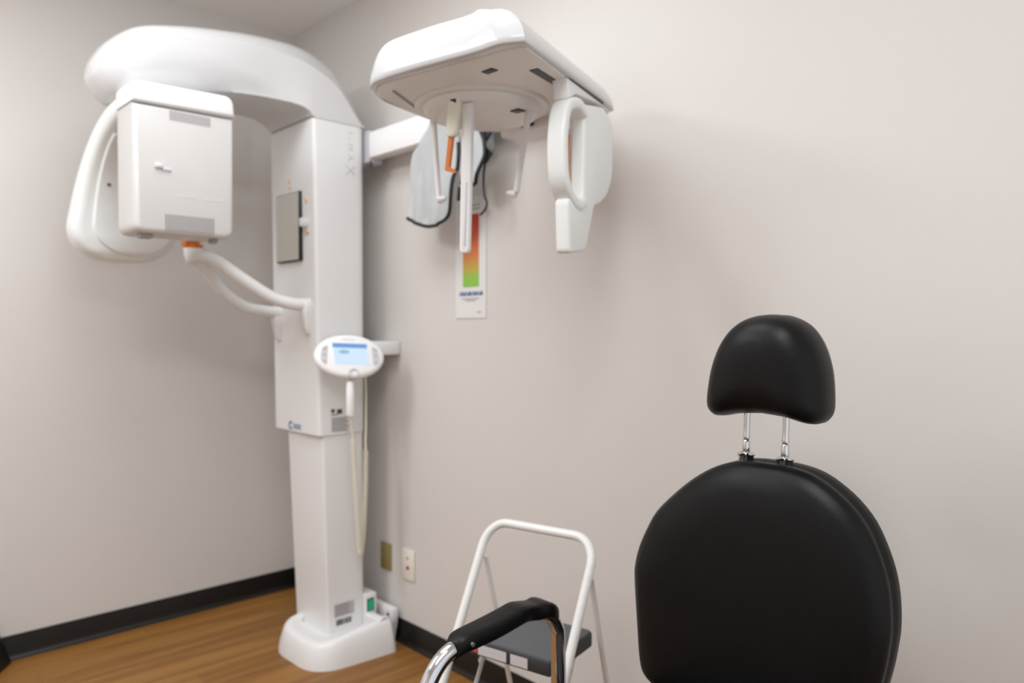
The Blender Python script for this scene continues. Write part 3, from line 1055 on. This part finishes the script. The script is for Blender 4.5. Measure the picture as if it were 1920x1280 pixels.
for a in (-0.004, -W + 0.004):
    pth = [ST(a, ry(0.625), 0.625), ST(a, ry(0.58), 0.58), ST(a, ry(0.3), 0.3), ST(a, ry(0.005), 0.005)]
    obj('rear_leg', tube(pth, 0.0085, 12, 0.6), 'stoolwhite', stl, ang=60)
    obj('leg_cap', tube([ST(a, ry(0.03), 0.03), ST(a, ry(0.0), 0.0)], 0.0105, 12), 'tread_side', stl)
for a in (0.0, -W):
    obj('leg_cap', tube([ST(a, fy(0.035), 0.035), ST(a, fy(0.0), 0.0)], 0.0135, 12), 'tread_side', stl)
# upper tread
tr = round_poly([(-0.022, -0.185), (-W + 0.022, -0.185), (-W + 0.022, 0.030), (-0.022, 0.030)], [0.006, 0.006, 0.02, 0.02], 4)
td = obj('tread', slab(tr, lambda u, v, w: ST(u, v, w), 0.438, 0.472, 0.004, 2), 'tread_side', stl)
tr2 = inset2(tr, 0.004)
obj('tread_mat', slab(tr2, lambda u, v, w: ST(u, v, w), 0.470, 0.4755, 0.002, 2), 'tread', td)
bm = bmesh.new()
for u0, u1 in ((-0.225, -0.142), (-0.130, -0.082)):
    add_box(bm, (u0, -0.1862, 0.443), (u1, -0.184, 0.467), T=lambda c: ST(*c))
obj('warning_label', bm, 'label', td, smooth=False)
bm = bmesh.new()
add_box(bm, (-0.246, -0.1862, 0.446), (-0.228, -0.184, 0.464), T=lambda c: ST(*c))
obj('red_mark', bm, 'red_mark', td, smooth=False)
for u in (-0.010, -W + 0.010):
    obj('hinge_block', box((u - 0.010, -0.150, 0.432), (u + 0.010, -0.120, 0.462), 0.003, T=lambda c: ST(*c)), 'tread_side', td)
# lower tread, its struts and the cross bar
tr = round_poly([(-0.020, -0.365), (-W + 0.020, -0.365), (-W + 0.020, -0.165), (-0.020, -0.165)], [0.006, 0.006, 0.02, 0.02], 4)
td = obj('tread', slab(tr, lambda u, v, w: ST(u, v, w), 0.205, 0.235, 0.004, 2), 'tread_side', stl)
obj('tread_mat', slab(inset2(tr, 0.004), lambda u, v, w: ST(u, v, w), 0.233, 0.2385, 0.002, 2), 'tread', td)
for a in (-W + 0.036, -0.036):
    obj('strut', tube([ST(a, -0.045, 0.440), ST(a, -0.10, 0.34), ST(a, -0.175, 0.215)], 0.007, 10, 0.6), 'stoolwhite', stl)
obj('cross_bar', tube([ST(-W + 0.030, -0.085, 0.372), ST(-W + 0.012, 0.050, 0.380)], 0.0075, 10, 0.6), 'stoolwhite', stl)

# ------------------------------------------------------------------ patient chair
chr_ = thing('patient_chair', 'black padded chair with a round back, adjustable headrest and chrome arm loops', 'chair', (2.60, -0.60, 0))
BX = 2.592


def mirror_outline(half):
    return [V((x, z)) for x, z in half] + [V((-x, z)) for x, z in reversed(half) if x > 1e-4]


hb = [(0.990, 2.622, 0.0), (0.9895, 2.622, 0.030), (0.986, 2.622, 0.060), (0.979, 2.622, 0.085), (0.966, 2.620, 0.113), (0.942, 2.618, 0.148), (0.909, 2.613, 0.182), (0.865, 2.6025, 0.2145), (0.825, 2.5975, 0.2325), (0.784, 2.5915, 0.2445), (0.745, 2.5875, 0.2495), (0.715, 2.5865, 0.2475), (0.677, 2.5855, 0.2425), (0.620, 2.5825, 0.2325), (0.560, 2.5790, 0.2210), (0.530, 2.5785, 0.2065), (0.512, 2.585, 0.180), (0.503, 2.585, 0.140), (0.500, 2.585, 0.08), (0.500, 2.585, 0.0)]
hb = catmull([(c, h, z) for z, c, h in hb], 3)
bo = [V((p.x - BX + p.y, p.z)) for p in hb] + [V((p.x - BX - p.y, p.z)) for p in hb[-2:0:-1]]


def back_pt(u, v, w):
    return V((BX + u, w - 0.012 + (v - 0.75) * 0.05, v))


rings = []
for w, d in ((-0.478, 0.17), (-0.476, 0.10), (-0.472, 0.055), (-0.464, 0.026), (-0.454, 0.009), (-0.442, 0.001), (-0.430, 0.0), (-0.424, 0.004), (-0.420, 0.004), (-0.412, 0.0), (-0.392, 0.0), (-0.380, 0.005), (-0.372, 0.016), (-0.369, 0.05)):
    if d <= 0.05:
        q = inset2(bo, d)
    else:
        s = 1 - d / 0.25
        q = [V((p.x * s, 0.745 + (p.y - 0.745) * s)) for p in bo]
    rings.append([back_pt(p.x, p.y, w) for p in q])
obj('backrest', loft(rings), 'leather', chr_, ang=70)

HX = 2.613
hh = catmull([(0.0, 1.258, 0), (0.035, 1.254, 0), (0.068, 1.238, 0), (0.094, 1.205, 0), (0.110, 1.160, 0), (0.117, 1.110, 0), (0.116, 1.082, 0), (0.104, 1.068, 0), (0.085, 1.067, 0), (0.05, 1.074, 0), (0.0, 1.078, 0)], 5)
ho = [V((p.x, p.y)) for p in hh] + [V((-p.x, p.y)) for p in hh[-2:0:-1]]
rings = []
for w, s, d in ((-0.486, 0.25, 0), (-0.484, 0.5, 0), (-0.478, 0.7, 0), (-0.468, 0.84, 0), (-0.455, 0.93, 0), (-0.440, 0.98, 0), (-0.425, 1.0, 0), (-0.400, 1.0, 0), (-0.385, 0.97, 0), (-0.375, 0.90, 0), (-0.371, 0.6, 0)):
    rings.append([V((HX + p.x * s * (0.955 - 0.25 * max(0, p.y - 1.16)) + 0.05 * (p.y - 1.16) * s, w, 1.155 + (p.y - 1.155) * s)) for p in ho])
hr = obj('headrest', loft(rings), 'leather', chr_, ang=70)
for dx in (-0.039, 0.037):
    px = 2.606 + dx
    bm = bmesh.new()
    zz = [0.970, 0.990, 1.000, 1.004, 1.020, 1.024, 1.030, 1.034, 1.050, 1.1]
    rr_ = [0.006, 0.006, 0.006, 0.0072, 0.0072, 0.0052, 0.0072, 0.0060, 0.0060, 0.0060]
    add_tube(bm, [(px + 0.03 * (z - 1.0), -0.418, z) for z in zz], rr_, 14)
    po = obj('headrest_post', bm, 'chrome', chr_)
    obj('post_collar', tube([(px, -0.418, 0.972), (px, -0.418, 0.994), (px, -0.418, 0.998), (px, -0.418, 1.002)], [0.015, 0.014, 0.017, 0.010], 18), 'chrome', po, ang=50)
# arms: pad on an inverted chrome U
for ax in (2.268, 2.912):
    prof = catmull([(-0.886, 0.686, 0.012), (-0.880, 0.692, 0.018), (-0.862, 0.698, 0.024), (-0.80, 0.703, 0.027), (-0.755, 0.7085, 0.027), (-0.728, 0.7125, 0.027), (-0.708, 0.711, 0.024), (-0.685, 0.7065, 0.025), (-0.665, 0.706, 0.029), (-0.648, 0.701, 0.029), (-0.631, 0.690, 0.021), (-0.625, 0.684, 0.010)], 4)
    rings = []
    for p in prof:
        c2 = rr(2 * p.z, 0.031, 0.012, 4)
        zc = p.y - 0.0155
        rings.append([V((ax + q.x, p.x, zc + q.y)) for q in c2])
    pad = obj('arm_pad', loft(rings), 'leather', chr_, ang=60)
    obj('pad_screw', tube([(ax + 0.024, -0.858, 0.684), (ax + 0.0285, -0.858, 0.684)], 0.004, 10), 'steel', pad)
    U = catmull([(ax, -0.995, 0.012), (ax, -0.975, 0.30), (ax, -0.952, 0.57), (ax, -0.936, 0.628), (ax, -0.900, 0.667), (ax, -0.84, 0.680), (ax, -0.75, 0.685), (ax, -0.69, 0.686), (ax, -0.648, 0.674), (ax, -0.618, 0.642), (ax, -0.611, 0.59), (ax, -0.608, 0.30), (ax, -0.590, 0.012)], 6)
    obj('arm_loop', tube(U, 0.0148, 18), 'chrome', chr_, ang=60)
    for y in (-0.995, -0.590):
        obj('foot_cap', tube([(ax, y, 0.0), (ax, y, 0.022)], 0.017, 14), 'black', chr_)
st_ = round_poly([(2.335, -0.93), (2.85, -0.93), (2.84, -0.48), (2.345, -0.48)], 0.05, 6)
obj('seat', slab(st_, XY, 0.425, 0.500, 0.022, 4), 'leather', chr_, ang=60)
bm = bmesh.new()
for y in (-0.88, -0.578):
    add_tube(bm, [(2.268, y - (0.085 if y < -0.8 else 0.015), 0.40), (2.40, y, 0.412), (2.78, y, 0.412), (2.912, y - (0.085 if y < -0.8 else 0.015), 0.40)], 0.011, 12)
obj('seat_rail', bm, 'chrome', chr_)
bm = bmesh.new()
for x in (2.50, 2.68):
    add_tube(bm, catmull([(x, -0.55, 0.42), (x, -0.42, 0.43), (x, -0.365, 0.50), (x, -0.36, 0.75)], 5), 0.012, 10)
obj('back_support', bm, 'steel', chr_)

# ------------------------------------------------------------------ dark box at the left edge
bm = bmesh.new()
rings = []
fbx = round_poly([(0.020, -1.52), (0.24, -1.52), (0.27, -1.30), (0.105, -1.195), (0.022, -1.143)], 0.012, 4)
for z, k in ((0.0, 1.0), (0.008, 0.99), (0.172, 0.715), (0.180, 0.69), (0.183, 0.65)):
    rings.append([V((0.13 + (p.x - 0.13) * k, -1.345 + (p.y + 1.345) * k, z)) for p in fbx])
add_loft(bm, rings)
tag(obj('floor_box', bm, 'black', None, ang=50), 'low black box with sloped sides on the floor beside the left baseboard', 'box')
